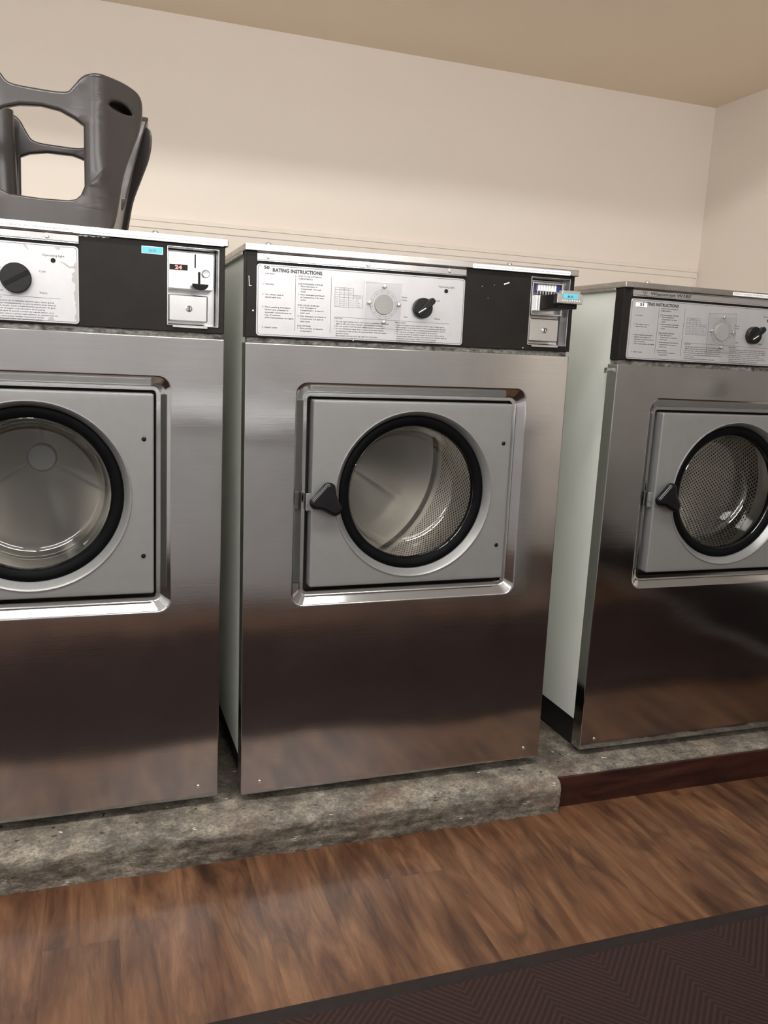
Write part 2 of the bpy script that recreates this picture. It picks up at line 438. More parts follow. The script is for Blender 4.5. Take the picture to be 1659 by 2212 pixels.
# ------------------------------------------------------------------ room shell
def struct(name, bm, mat, **k):
    o = obj(name, bm, mat, smooth=0, **k); o['kind'] = 'structure'; return o
bm = bmesh.new(); box(bm, XL - .1, XR + .1, YF - .1, YB + .1, FLOOR - 0.1, FLOOR); struct('floor', bm, M['floor'])
bm = bmesh.new(); box(bm, XL - .1, XR + .1, YB, YB + .1, FLOOR, ZC + .05); struct('wall_back', bm, M['wall'])
bm = bmesh.new(); box(bm, XR, XR + .1, YF, YB, FLOOR, ZC + .05); struct('wall_right', bm, M['wall'])
bm = bmesh.new(); box(bm, XL - .1, XL, YF, YB, FLOOR, ZC + .05); struct('wall_left', bm, M['wall_far'])
bm = bmesh.new(); box(bm, XL - .1, XR + .1, YF - .1, YF, FLOOR, ZC + .05); struct('wall_front', bm, M['wall_far'])
bm = bmesh.new()
box(bm, XL - .1, XR + .1, YS, YB + .1, ZS, ZC + .1, 0)
box(bm, XL - .1, XR + .1, YF - .1, YS, ZC, ZC + .1, 1)
struct('ceiling', bm, [M['ceiling'], M['ceiling2']])
# board that runs along the back wall and the sheet below it
bm = bmesh.new()
loops_p = [(YB, 1.2515), (YB - .014, 1.2515), (YB - .016, 1.2495), (YB - .016, 1.2395), (YB - .0125, 1.238), (YB - .0125, 1.2195), (YB - .0105, 1.2175), (YB, 1.2175)]
ra = [bm.verts.new((XL, y, z)) for y, z in loops_p]; rb = [bm.verts.new((XR - .012, y, z)) for y, z in loops_p]
for i in range(len(ra)):
    j = (i + 1) % len(ra); bm.faces.new((ra[i], ra[j], rb[j], rb[i]))
bm.faces.new(ra); bm.faces.new(rb)
struct('trim_1', bm, M['wall'])
bm = bmesh.new(); box(bm, XL, XR - .020, YB - .009, YB, FLOOR, 1.2172); struct('trim_2', bm, M['wall'])
# dado added on the unseen front wall, a grey tone for the steel's reflection
bm = bmesh.new(); box(bm, XL, XR, YF, YF + .03, FLOOR, 0.62); struct('trim_3', bm, M['added_dado'])
# unseen door added in the right wall to darken the right washer's reflections
bm = bmesh.new(); box(bm, XR - .03, XR, -1.95, -0.40, FLOOR, 1.95)
dr_ = struct('added_door_1', bm, M['taupe'])
bm = bmesh.new(); box(bm, XR - .034, XR - .030, -1.93, -0.42, FLOOR + .02, .12); obj('added_kick_plate', bm, M['mat_edge'], dr_, 0)  # dark strip added low on the unseen door, darkens the steel's reflection
bm = bmesh.new(); box(bm, XR - .075, XR - .065, -1.12, -1.02, .80, .82); box(bm, XR - .075, XR - .03, -1.04, -1.02, .80, .82)
obj('door_handle', bm, M['chrome'], dr_, 0)
# unseen table added behind the camera for the grey band the steel reflects
t = empty('added_table', (0.0, -1.95, FLOOR)); tag(t, 'unseen long grey table added across the aisle for the steel to reflect', 'table')
bm = bmesh.new(); box(bm, -2.2, 1.50, -.36, .42, .70, .735); obj('table_top', bm, M['table'], t, 0, .004)
bm = bmesh.new(); box(bm, -2.15, 1.45, .38, .40, .03, .70); obj('front_panel', bm, M['table'], t, 0)
for x in (-2.15, 1.42):
    bm = bmesh.new(); box(bm, x, x + .03, -.34, .38, 0, .70); obj('end_panel', bm, M['table'], t, 0)

# ceiling lamps over the aisle
def lamp(x, y, label):
    t = empty('ceiling_light', (x, y, ZC)); tag(t, label, 'light', 'fluorescent lights over the aisle')
    bm = bmesh.new(); box(bm, -.63, .63, -.15, .15, -.035, 0)
    obj('housing', bm, M['white_label'], t, 0)
    bm = bmesh.new(); box(bm, -.60, .60, -.10, .10, -.050, -.036)
    obj('diffuser', bm, M['lamp'], t, 0)
for i, (x, y) in enumerate(LAMPS):
    lamp(x, y, ('long fluorescent ceiling light over the %s end of the aisle' % ('left', 'right')[i]))
def fill_lamp(x, label):  # unseen fill light, added to brighten the soffit, back wall and washer fronts
    t = empty('fill_light', (x, YF, 1.70)); tag(t, label, 'light', 'added fill lights on the wall behind the aisle')
    bm = bmesh.new(); box(bm, -.80, .80, 0, .035, -.16, .16)
    obj('housing', bm, M['white_label'], t, 0)
    bm = bmesh.new(); box(bm, -.77, .77, .036, .050, -.13, .13)
    obj('diffuser', bm, M['fill_lamp'], t, 0)
fill_lamp(-1.4, 'unseen fill light added on the wall opposite the washers, left one'); fill_lamp(0.6, 'unseen fill light added on the wall opposite the washers, right one')

# ------------------------------------------------------------------ concrete plinth and kickboard
random.seed(4)
from mathutils import noise as mn
def plinth():
    t = bmesh.new()
    def run(xa, xb, yf, rad, slope, nx, PT):
        prof = [(0.95, PT), (0.5, PT), (0.2, PT), (0.05, PT), (0.0, PT)]
        k = 14
        for i in range(10): prof.append((yf + rad * 1.9 - (rad * 1.9 + 0) * (0) + (-yf - rad * 1.9) * (1 - (i + 1) / 10), PT))
        for i in range(k + 1):
            a = PI / 2 * i / k
            prof.append((yf + rad * 1.9 - rad * 1.9 * math.sin(a), PT - rad + rad * math.cos(a)))
        for i in range(1, 11):
            q = i / 10
            prof.append((yf + slope * q, PT - rad + (FLOOR - .002 - PT + rad) * q))
        rows = []
        for j in range(nx + 1):
            x = xa + (xb - xa) * j / nx
            row = []
            for (y, z) in prof:
                wgt = 1.0 if y < 0.02 else 0.25
                p = Vector((x * 14, y * 14, z * 14))
                d = (mn.noise(p) * 0.0045 + mn.noise(p * 3.1) * 0.0032 + mn.noise(p * 9) * 0.0018) * wgt
                edge = math.exp(-((z - PT + rad * .5) / (rad * .5)) ** 2) if y < yf + rad * 2 else 0
                chip = max(0, mn.noise(Vector((x * 30, 3.3, z * 40))) - .1) * 0.010 * edge
                zz = z + (d if abs(z - PT) < 1e-6 else 0) * .3
                yy = y + d + chip if y < 0.02 and z < PT - 1e-6 else y
                if z < FLOOR: zz = z
                row.append(t.verts.new((x, yy, zz)))
            rows.append(row)
        for a, b_ in zip(rows, rows[1:]):
            for i in range(len(prof) - 1): t.faces.new((a[i], a[i + 1], b_[i + 1], b_[i]))
        for row in (rows[0], rows[-1]):
            e1 = t.verts.new((row[0].co.x, 0.95, FLOOR - .002))
            t.faces.new(row + [e1])
    run(-2.55, 0.683, -0.070, 0.026, 0.008, 900, -0.0165)
    run(0.683, 1.90, -0.038, 0.010, 0.002, 300, -0.0215)
    o = obj('concrete_plinth', t, M['concrete'], smooth=80)
    tag(o, 'rough grey concrete plinth the three washers stand on', 'plinth')
plinth()
bm = bmesh.new(); box(bm, 0.690, 1.95, -0.046, -0.039, FLOOR, -0.0285)
bx = struct('baseboard_back', bm, M['kick'])

# ------------------------------------------------------------------ floor mat
t = empty('floor_mat', (0.62, -1.0, FLOOR)); tag(t, 'dark brown ribbed floor mat with rubber edge on the wood floor', 'mat')
ME, MB_ = -0.455, -1.22
bm = bmesh.new(); box(bm, -3.1, 1.30, MB_ + 1.0 + .03, ME + 1.0 - .028, 0.0, 0.0075)
obj('ribbed_surface', bm, M['mat'], t, 0)
bm = bmesh.new()
for (x0, x1, y0, y1) in ((-3.13, 1.33, ME + 1.0 - .028, ME + 1.0), (-3.13, 1.33, MB_ + 1.0, MB_ + 1.03), (-3.13, -3.10, MB_ + 1.03, ME + 1 - .028), (1.30, 1.33, MB_ + 1.03, ME + 1 - .028)):
    box(bm, x0, x1, y0, y1, 0.0, 0.0058)
obj('border', bm, M['mat_edge'], t, 0, 0.002)

# ------------------------------------------------------------------ washing machine
W_, ZST, ZCP = 0.660, 0.8745, 1.0433
EX0, EX1, EZ0, EZ1 = 0.0942, 0.569, 0.3805, 0.8059
CX, CZ = 0.337, 0.596
DX0, DX1, DZ0, DZ1 = 0.1275, 0.5395, 0.4165, 0.7755

def screw(bm, x, z, y, r=0.0035, h=0.0015):
    lathe(bm, x, z, [(r, y), (r, y - h * .5), (r * .7, y - h), (r * .25, y - h), (r * .2, y - h * .4)], 14, True, True)

def build_common(root):
    P = {}
    n = 8
    # steel front with the pressed recess
    bm = bmesh.new()
    o_ = lambda i, y, r: (rr(EX0 + i, EX1 - i, EZ0 + i, EZ1 - i, max(r - i * .5, .002), n), y)
    ls = [(rr(0, W_, 0, ZST, .0020, n), 0.034), (rr(0, W_, 0, ZST, .0020, n), 0.0030), (rr(.0006, W_ - .0006, .0006, ZST - .0006, .0018, n), 0.0008),
          (rr(.0025, W_ - .0025, .0025, ZST - .0025, .0016, n), 0.0),
          o_(-.0015, 0, .023), o_(0, .0003, .023), o_(.002, .0014, .023), o_(.0150, .0125, .023), o_(.0172, .0136, .023), o_(.0185, .0138, .022),
          o_(.0240, .0138, .020), o_(.0250, .0144, .019), o_(.0256, .0158, .019), o_(.0256, .032, .019)]
    loops(bm, ls)
    fp = obj('front_panel', bm, M['steel'], root, 30); fp['label'] = 'brushed stainless steel front sheet with pressed door recess'
    for x, z in ((.6225, .0250), (.0376, .0245)):
        bm = bmesh.new(); screw(bm, x, z, 0.0, .0038, .0015); obj('screw', bm, M['chrome'], fp)
    # black tub front behind the door
    bm = bmesh.new()
    loops(bm, [(rr(.06, .60, .35, .84, .01, n), .033), (rr_circle(CX, CZ, .152, n), .033)])
    obj('tub_front', bm, M['dark'], root)
    bm = bmesh.new(); lathe(bm, CX, CZ, [(.152, .033), (.155, .050), (.166, .062), (.170, .090), (.186, .106), (.190, .120)], 64)
    obj('tub_throat', bm, M['drum_back'], root, 60)
    # drum
    bm = bmesh.new()
    uv = bm.loops.layers.uv.new('UVMap')
    RD, Y0, Y1, nn = 0.288, 0.118, 0.585, 96
    prof = [(.190, Y0 + .004), (.262, Y0), (RD, Y0 + .008)] + [(RD, Y0 + .008 + (Y1 - Y0 - .016) * i / 8) for i in range(1, 9)] + [(RD - .002, Y1 - .004), (RD - .008, Y1)]
    rings = lathe(bm, CX, CZ, prof, nn)
    for f in bm.faces:
        cc = f.calc_center_median(); a0 = math.atan2(cc.z - CZ, cc.x - CX)
        for l in f.loops:
            a = math.atan2(l.vert.co.z - CZ, l.vert.co.x - CX)
            if a - a0 > PI: a -= 2 * PI
            if a - a0 < -PI: a += 2 * PI
            l[uv].uv = (a * RD, l.vert.co.y - Y0)
    dr = obj('drum', bm, M['drum'], root, 40); dr['label'] = 'perforated steel drum'
    # drum back plate: shallow cone round the hub, three pressed creases
    bm = bmesh.new()
    nb = 144; rings = []
    for k in range(25):
        q = k / 24; r = (RD - .008) * (1 - q) + .030 * q
        ring = []
        for i in range(nb):
            a = 2 * PI * i / nb
            yy = Y1 - .046 * max(0, (q - .27) / .73) ** 1.1
            s = abs((((a - R(210)) / (2 * PI) * 3) % 1.0) - .5) * 2   # 1 on crease
            yy += .004 * max(0, (s - .93) / .07) * math.sin(PI * min(1, max(0, (q - .15) / .85)))
            ring.append(bm.verts.new((CX + r * math.cos(a), yy, CZ + r * math.sin(a))))
        rings.append(ring)
    for a, b_ in zip(rings, rings[1:]):
        for i in range(nb): bm.faces.new((a[i], a[(i + 1) % nb], b_[(i + 1) % nb], b_[i]))
    db = obj('drum_back', bm, M['drum_back'], root, 60)
    bm = bmesh.new()
    lathe(bm, CX, CZ, [(.033, Y1 - .040), (.032, Y1 - .060), (.029, Y1 - .064), (.027, Y1 - .0645)], 40, False, True)
    obj('hub', bm, M['door_paint'], db)
    # lifters inside the drum
    for ang in (-78, 42, 162):
        bm = bmesh.new(); ca, sa = math.cos(R(ang)), math.sin(R(ang)); tx, tz = -sa, ca
        sec = [(-.040, .0), (-.020, .020), (-.008, .040), (.008, .040), (.020, .020), (.040, 0)]
        rows = []
        for k in range(9):
            q = k / 8; y = Y0 + .02 + (Y1 - Y0 - .03) * q; tp = min(1, .25 + 1.6 * min(q, 1 - q) * 2)
            tp = min(tp, 1)
            rows.append([bm.verts.new((CX + (RD - .003 - h * tp) * ca + u_ * tp * tx, y, CZ + (RD - .003 - h * tp) * sa + u_ * tp * tz)) for u_, h in sec])
        for a, b_ in zip(rows, rows[1:]):
            for i in range(5): bm.faces.new((a[i], a[i + 1], b_[i + 1], b_[i]))
        bm.faces.new(rows[0]); bm.faces.new(rows[-1])
        obj('lifter', bm, M['drum_back'], dr, 50)
    # door
    bm = bmesh.new(); n = 8; yf = -.003
    e = lambda i, y, r=.004: (rr(DX0 + i, DX1 - i, DZ0 + i, DZ1 - i, max(r - i, .0006), n), y)
    ls = [e(0, .026), e(0, yf + .0035), e(.0006, yf + .0016), e(.0020, yf + .0004), e(.0040, yf),
          (rr_circle(CX, CZ - .002, .1655, n), yf), (rr_circle(CX, CZ - .002, .1648, n), yf - .0016), (rr_circle(CX, CZ - .0018, .1635, n), yf - .0020),
          (rr_circle(CX, CZ - .0012, .1605, n), yf + .0005), (rr_circle(CX, CZ, .1525, n), yf + .0135), (rr_circle(CX, CZ, .1515, n), .024)]
    # refine circles: rebuild rings with many points
    bm.free(); bm = bmesh.new(); n = 16
    ls = [e(0, .026), e(0, yf + .0035), e(.0006, yf + .0016), e(.0020, yf + .0004), e(.0040, yf),
          (rr_circle(CX, CZ - .002, .1655, n), yf), (rr_circle(CX, CZ - .002, .1648, n), yf - .0016), (rr_circle(CX, CZ - .0018, .1635, n), yf - .0020),
          (rr_circle(CX, CZ - .0012, .1605, n), yf + .0005), (rr_circle(CX, CZ, .1525, n), yf + .0135), (rr_circle(CX, CZ, .1515, n), .024)]
    loops(bm, ls)
    dl = obj('door', bm, M['door_paint'], root, 28); dl['label'] = 'grey enamelled square door with round window'
    bm = bmesh.new()
    lathe(bm, CX, CZ, [(.1520, .022), (.1520, .0105), (.1500, .0085), (.1430, .0065), (.1345, .0105), (.1320, .0140), (.1310, .024)], 96)
    obj('gasket', bm, M['rubber'], dl, 60)
    bm = bmesh.new()
    pr = [(.1330, .0125), (.1318, .0118), (.1300, .0135), (.1285, .020), (.1262, .036), (.1230, .060)]
    for i in range(1, 7):
        a = PI / 2 * i / 6; pr.append((.1060 + .0170 * math.cos(a), .060 + .024 * math.sin(a)))
    pr += [(.075, .0865), (.04, .088), (.008, .0885)]
    lathe(bm, CX, CZ, pr, 96, False, True)
    obj('glass', bm, M['glass'], dl, 70)
    for x, z in ((.5225, .6968), (.5210, .4872)):
        bm = bmesh.new(); lathe(bm, x, z, [(.0042, yf + .0002), (.0042, yf - .0008), (.0034, yf - .0013), (.0012, yf - .0014)], 16, False, True)
        obj('hinge_bolt', bm, M['gloss_black'], dl)
    # three lobed handle on a stem
    hx, hz = 0.1500, 0.5915
    outl = []
    tips = [math.atan2(.6190 - hz, .1575 - hx), math.atan2(.5830 - hz, .1245 - hx), math.atan2(.5670 - hz, .1750 - hx)]
    rads = [.0250, .0235, .0310]
    for i in range(3):
        a, rd = tips[i], rads[i]; a2 = tips[(i + 1) % 3]
        while a2 < a: a2 += 2 * PI
        for da, k in ((-.22, .90), (-.10, 1.0), (.10, 1.0), (.22, .90)): outl.append((hx + rd * k * math.cos(a + da), hz + rd * k * math.sin(a + da)))
        md = (a + a2) / 2
        rm = .0140
        outl.append((hx + rm * math.cos(md), hz + rm * math.sin(md)))
    bm = curve_mesh([smooth_loop(outl, 5)], .0012, .0078, 6)
    for v in bm.verts: v.co.y += -.0215
    hd = obj('handle', bm, M['gloss_black'], dl, 60); hd['label'] = 'glossy black three-lobed door handle'
    bm = bmesh.new(); lathe(bm, hx, hz, [(.012, yf + .001), (.010, -.010), (.010, -.016)], 24)
    obj('handle_stem', bm, M['black'], dl)
    bm = bmesh.new(); box(bm, DX0 - .0085, DX0 + .001, .002, .010, .5660, .5990); box(bm, DX0 - .0085, DX0 - .0065, -.001, .010, .5770, .5820)
    obj('latch', bm, M['door_paint'], dl, 0, .001)
    # body sides, back, base
    bm = bmesh.new(); box(bm, .004, .007, .034, .74, .060, 1.030); obj('side_panel', bm, M['side'], root, 0)
    bm = bmesh.new(); box(bm, W_ - .007, W_ - .004, .034, .74, .060, 1.030); obj('side_panel', bm, M['side'], root, 0)
    bm = bmesh.new(); box(bm, .007, W_ - .007, .732, .74, .060, 1.030); obj('back_panel', bm, M['side'], root, 0)
    bm = bmesh.new(); box(bm, .016, W_ - .016, .022, .725, -.012, .062); obj('base_frame', bm, M['dark'], root, 0)
    bm = bmesh.new(); box(bm, .004, W_ - .004, .0075, .030, ZST - .006, .8870); obj('seam_rail', bm, M['grime'], root, 0)
    # top cap with bolts
    bm = bmesh.new(); box(bm, -.003, W_ + .004, -.007, .744, 1.0312, ZCP)
    box(bm, -.003, .0005, .03, .744, 1.026, 1.0320); box(bm, W_ + .001, W_ + .004, .03, .744, 1.026, 1.0320)
    tc_ = obj('top_cap', bm, M['cap'], root, 0, .0016)
    # black control panel with a window for the coin unit
    HX0, HX1, HZ0, HZ1 = .5615, .6490, .8940, 1.0255
    bm = bmesh.new()
    loops(bm, [(rr(.0005, W_ - .0005, .8835, 1.0315, .001, 4), .030), (rr(.0005, W_ - .0005, .8835, 1.0315, .001, 4), .0010), (rr(.0015, W_ - .0015, .8845, 1.0305, .001, 4), 0),
               (rr(HX0, HX1, HZ0, HZ1, .001, 4), 0), (rr(HX0, HX1, HZ0, HZ1, .001, 4), .034)])
    cp = obj('control_panel', bm, M['black'], root, 30)
    # coin unit housing
    bm = bmesh.new()
    h = lambda i, y: (rr(HX0 + i, HX1 - i, HZ0 + i, HZ1 - i, .0012, 4), y)
    loops(bm, [h(-.0002, .002), h(-.0002, -.0016), h(.0002, -.0020), h(.0010, -.0020), h(.0014, -.0014), h(.0016, .027), h(.0035, .030)], False, True)
    slab(bm, .5705, .6302, .8905, .8940, .0008, -.0035, .002, .0005)
    ch = obj('coin_housing', bm, M['silver'], root, 30)
    # coin box with lock
    bm = bmesh.new(); slab(bm, .5636, .6305, .9010, .9465, .003, -.0005, .028, .0022)
    cb = obj('coin_box', bm, M['silver'], root, 30)
    bm = bmesh.new(); lathe(bm, .5985, .9235, [(.0058, -.0004), (.0058, -.0020), (.0046, -.0024), (.0042, -.0012)], 24, False, True)
    obj('lock', bm, M['chrome'], cb)
    bm2 = bmesh.new(); box(bm2, .5975, .5995, -.0019, -.0012, .9202, .9268); lathe(bm2, .5985, .9235, [(.0040, -.0013), (.0040, -.0015), (.0034, -.0015)], 20)
    obj('keyhole', bm2, M['gloss_black'], cb, 0)
    # instruction plate
    PX0, PX1, PZ0, PZ1 = .0185, .4195, .8866, 1.0108
    bm = bmesh.new(); slab(bm, PX0, PX1, PZ0, PZ1, .006, -.0020, .001, .0004, 6)
    ip = obj('instruction_plate', bm, M['plate'], root, 30)
    ip['label'] = 'silver instruction plate with small black print'
    bm = bmesh.new(); py = -.00215
    a = rr(PX0 + .0022, PX1 - .0022, PZ0 + .0022, PZ1 - .0022, .005, 6); b2 = rr(PX0 + .0029, PX1 - .0029, PZ0 + .0029, PZ1 - .0029, .0045, 6)
    va = [bm.verts.new((p[0], py, p[1])) for p in a]; vb = [bm.verts.new((p[0], py, p[1])) for p in b2]
    for i in range(len(a)): bm.faces.new((va[i], va[(i + 1) % len(a)], vb[(i + 1) % len(a)], vb[i]))
    obj('border_line', bm, M['ink'], ip, 0)
    bm = bmesh.new(); T = lambda s, x, z, **k: text_into(bm, s, x, z, py, **k)
    hh = .0025; LP = .0046
    def para(lines, x, z, pitch=LP, h_=hh, w=None):
        for i, s in enumerate(lines): T(s, x, z - i * pitch, h=h_, bold=.022, width=(len(s) * w if w else None))
    T('RATING INSTRUCTIONS', .0468, .9985, h=.0062, width=.0905, bold=.045)
    WC = .00158
    def item(num, lines, x, z, w=WC):
        T(num, x, z, h=hh, bold=.022)
        para(lines, x + .0048, z, w=w)
    item('1.', ['Load washer'], .0290, .9938); item('2.', ['Close door'], .0290, .9758)
    item('3.', ['Turn selector knob to', 'desired wash cycle'], .0290, .9578)
    item('4.', ['Place washing detergent,', 'bleach and softener in', 'automatic compartments on', 'top of machine.', '(See instructions at right)'], .0290, .9362, WC * 1.22)
    item('5.', ['Insert coins'], .0290, .9008, WC * 1.2)
    line(bm, .0886, .9962, .0886, .8990, .0006, py); line(bm, .1546, .9966, .1546, .8979, .0006, py)
    para(['HOW TO USE AUTOMATIC', 'COMPARTMENTS'], .0932, .9928, h_=.0026, w=.0022)
    para(['FOR POWDERED SUPPLIES'], .0932, .9796, h_=.0026, w=.0022)
    item('1.', ['Place detergent in', 'Compartment 1 for wash', 'cycle.'], .0932, .9756, .00172)
    item('2.', ['Place detergent and bleach', 'in Compartment 2 for wash', 'cycle.'], .0932, .9611, .00172)
    para(['FOR LIQUID SUPPLIES'], .0932, .9424, h_=.0026, w=.0021)
    item('1.', ['Pour detergent in', 'Compartment 1 at start of', 'wash cycle.'], .0932, .9384, .00172)
    item('2.', ['Pour detergent and bleach in', 'Compartment 2 at start of', 'wash cycle.'], .0932, .9235, .00172)
    para(['FOR SOFTENER'], .0932, .9060, h_=.0026, w=.0021)
    item('1.', ['Place powder or liquid in', 'Compartment 3'], .0932, .9020, .00172)
    # cycle table
    lw = .0004
    for x in (.1620, .1708, .1793, .1878): line(bm, x, .9792, x, .9448, lw, py)
    line(bm, .1970, .9792, .1970, .9448, lw, py); line(bm, .2146, .9668, .2146, .9448, lw, py)
    for z, x1 in ((.9792, .1970), (.9750, .1970), (.9668, .2146), (.9448, .2146)): line(bm, .1620, z, x1, z, lw, py)
    line(bm, .1620, .9622, .2146, .9622, lw, py)
    T('TEMPERATURE', .1716, .9758, h=.0018, width=.015)
    for i, s in enumerate(('Hot', 'Warm', 'Cold', 'Perm')):
        x = .1632 + i * .0086
        T(s, x, .9695, h=.0017, width=.0056)
        for k in range(5 if i == 0 else 4): T(('Hot', 'Warm', 'Cold', 'Warm', 'Cold')[(k + i) % 5], x, .9592 - k * .0033 - (.0 if i == 0 else .0022), h=.0015, width=.0055)
    T('SUPPLIES', .1982, .9635, h=.0017, width=.0135)
    for k, s in enumerate(('Suds', 'Rinse', '2 cups', '1/2 cup', '1/2 cup')): T(s, .2002 if k > 1 else .2020, .9590 - k * .0032, h=.0016, width=.0095 if k > 1 else .0055)
    # caution text
    line(bm, .1619, .9268, .3906, .9252, .0005, py)
    T('CAUTION', .1622, .9232, h=.0025, width=.0150, bold=.022)
    for i, (num, s) in enumerate((('1', 'Do not open washer door until cycle is completed, operating'), ('', 'light is off, and wash cylinder has stopped rotating.'), ('2', 'Do not tamper with the door safety switch or door lock.'),
                                  ('3', 'Do not attempt to open door or place hands into washer'), ('', 'to remove or add clothes during operation. This can cause'), ('', 'serious injury.'), ('', 'MACHINES SHOULD NOT BE USED BY CHILDREN'))):
        z = .9180 - i * .0043
        if num: T(num, .1624, z, h=.0022, bold=.022)
        T(s, .1655, z, h=.0022, bold=.022, width=len(s) * .00172 * (1.2 if s.isupper() else 1))
    T('PRECAUCIÓN', .2803, .9215, h=.0022, width=.0215, bold=.022)
    for i, (num, s) in enumerate((('1', 'Cierre la puerta de la máquina mientras gira, hasta que la'), ('', 'luz se apague completamente; no abra la puerta antes después'), ('', 'del ciclo de lavado, hasta completamente terminado de girar.'),
                                  ('2', 'No manipule el seguro o la cerradura de la puerta.'), ('3', 'No trate de abrir la puerta o meter las manos dentro de la'), ('', 'máquina para retirar o poner ropa mientras la máquina está en'), ('', 'operación, pues puede resultar seriamente herido.'), ('', 'LAS MAQUINAS NO DEBEN SER USADAS POR NIÑOS'))):
        z = .9172 - i * .0041
        if num: T(num, .2798, z, h=.0021, bold=.022)
        T(s, .2832, z, h=.0021, bold=.022, width=len(s) * .00168 * (1.12 if s.isupper() else 1))
    T('Perm', .2905, .9678, h=.0032, width=.0116, bold=.012); T('press', .2905, .9628, h=.0032, width=.0116, bold=.012)
    T('Hot', .2975, .9322, h=.0032, width=.0072, bold=.012); T('Cold', .3588, .9655, h=.0032, width=.0096, bold=.012)
    T('Warm', .3588, .9318, h=.0032, width=.0118, bold=.012); T('Operating light', .3646, .9918, h=.0034, width=.0332, bold=.012)
    obj('printed_text', bm, M['ink'], ip, 0)
    # trim strip above the plate
    bm = bmesh.new()
    pr = [(.001, 1.0304), (-.0050, 1.0304), (-.0056, 1.0298), (-.0050, 1.0285), (-.0036, 1.0278), (-.0036, 1.0180), (-.0050, 1.0168), (-.0054, 1.0158), (-.0046, 1.0152), (.001, 1.0152)]
    ra = [bm.verts.new((.0190, y, z)) for y, z in pr]; rb = [bm.verts.new((.4200, y, z)) for y, z in pr]
    for i in range(len(pr) - 1): bm.faces.new((ra[i], ra[i + 1], rb[i + 1], rb[i]))
    bm.faces.new(ra); bm.faces.new(rb)
    P['strip'] = obj('trim_strip', bm, M['chrome'], root, 30)
    # indicator lamp and timer dial
    bm = bmesh.new(); lathe(bm, .3806, .9858, [(.0038, -.002), (.0038, -.0030), (.0026, -.0034), (.0022, -.0026)], 18, False, True); obj('indicator_light', bm, M['black'], ip)
    bm = bmesh.new(); disc(bm, .2563, .9538, .0265, -.0026, -.0018, .0003, 40); td = obj('timer_dial', bm, M['plate'], root, 20)
    bm = bmesh.new()
    for k in range(12):
        a = 2 * PI * k / 12 + .2
        line(bm, .2563 + .0195 * math.cos(a), .9538 + .0195 * math.sin(a), .2563 + .0262 * math.cos(a), .9538 + .0262 * math.sin(a), .0005, -.0028)
    for rad in (.0265, .0225):
        for k in range(48):
            a, c_ = 2 * PI * k / 48, 2 * PI * (k + 1) / 48
            line(bm, .2563 + rad * math.cos(a), .9538 + rad * math.sin(a), .2563 + rad * math.cos(c_), .9538 + rad * math.sin(c_), .0005, -.0028)
    obj('dial_marks', bm, M['ink_grey'], td, 0)
    bm = bmesh.new(); disc(bm, .2563, .9538, .0185, -.0050, -.0022, .0008, 40); obj('dial_centre', bm, M['dial_grey'], td)
    return P, ch, tc_, ip, cp

def dup(root, name=None):
    r = root.copy(); COL.objects.link(r)
    def rec(src, dst):
        for ch in list(src.children):
            c = ch.copy(); COL.objects.link(c); c.parent = dst; rec(ch, c)
    rec(root, r); return r
def child(root, name):
    for c in root.children:
        if c.name.split('.')[0] == name: return c

def knob_wing(root, kx, kz, r):
    bm = bmesh.new(); disc(bm, kx, kz, r, -.0130, -.0022, .0012, 40)
    k = obj('temperature_knob', bm, M['knob'], root, 40)
    bm = bmesh.new(); a = R(43); ca, sa = math.cos(a), math.sin(a)
    pts = [(-r * .92, -.0045), (r * 1.05, -.0065), (r * 1.32, -.0040), (r * 1.32, .0035), (r * 1.05, .0060), (-r * .92, .0040)]
    va = [bm.verts.new((kx + p * ca - q * sa, -.0215, kz + p * sa + q * ca)) for p, q in pts]
    vb = [bm.verts.new((kx + p * ca - q * sa, -.0115, kz + p * sa + q * ca)) for p, q in pts]
    bm.faces.new(va); bm.faces.new(vb)
    for i in range(6): bm.faces.new((va[i], va[(i + 1) % 6], vb[(i + 1) % 6], vb[i]))
    obj('grip', bm, M['knob'], k, 0, .0012)
    bm = bmesh.new(); line(bm, kx + .001, kz - .0005, kx - r * .70, kz - r * .50, .0016, -.0219)
    obj('pointer_line', bm, M['white_mark'], k, 0)
    return k
def clear_cover(root, x0, x1, z0, z1, tilt=0.0, screws=True):
    bm = bmesh.new(); slab(bm, x0, x1, z0, z1, .0012, -.0078, -.0060, .0003, 3)
    c = Vector(((x0 + x1) / 2, 0, (z0 + z1) / 2)); rm = Matrix.Rotation(tilt, 3, 'Y')
    for v in bm.verts: v.co = c + rm @ (v.co - c)
    cc = obj('clear_cover', bm, M['clear'], root, 20); cc['label'] = 'clear plastic square screwed over the timer dial'
    bm = bmesh.new()
    # the thin milky edge of the sheet
    for (ax, az, bx_, bz) in ((x0, z0, x1, z0), (x1, z0, x1, z1), (x1, z1, x0, z1), (x0, z1, x0, z0)):
        line(bm, ax, az, bx_, bz, .0007, -.0081)
    for v in bm.verts: v.co = c + rm @ (v.co - c)
    obj('cover_edge', bm, M['silver'], cc, 0)
    for x, z in ((.2563, .9858), (.2275, .9555), (.2850, .9545), (.2563, .9215)):
        bm = bmesh.new(); lathe(bm, x, z, [(.0016, -.002), (.0016, -.0078), (.0032, -.0078), (.0032, -.0088), (.0020, -.0096)], 14, False, True)
        obj('screw', bm, M['chrome'], cc)
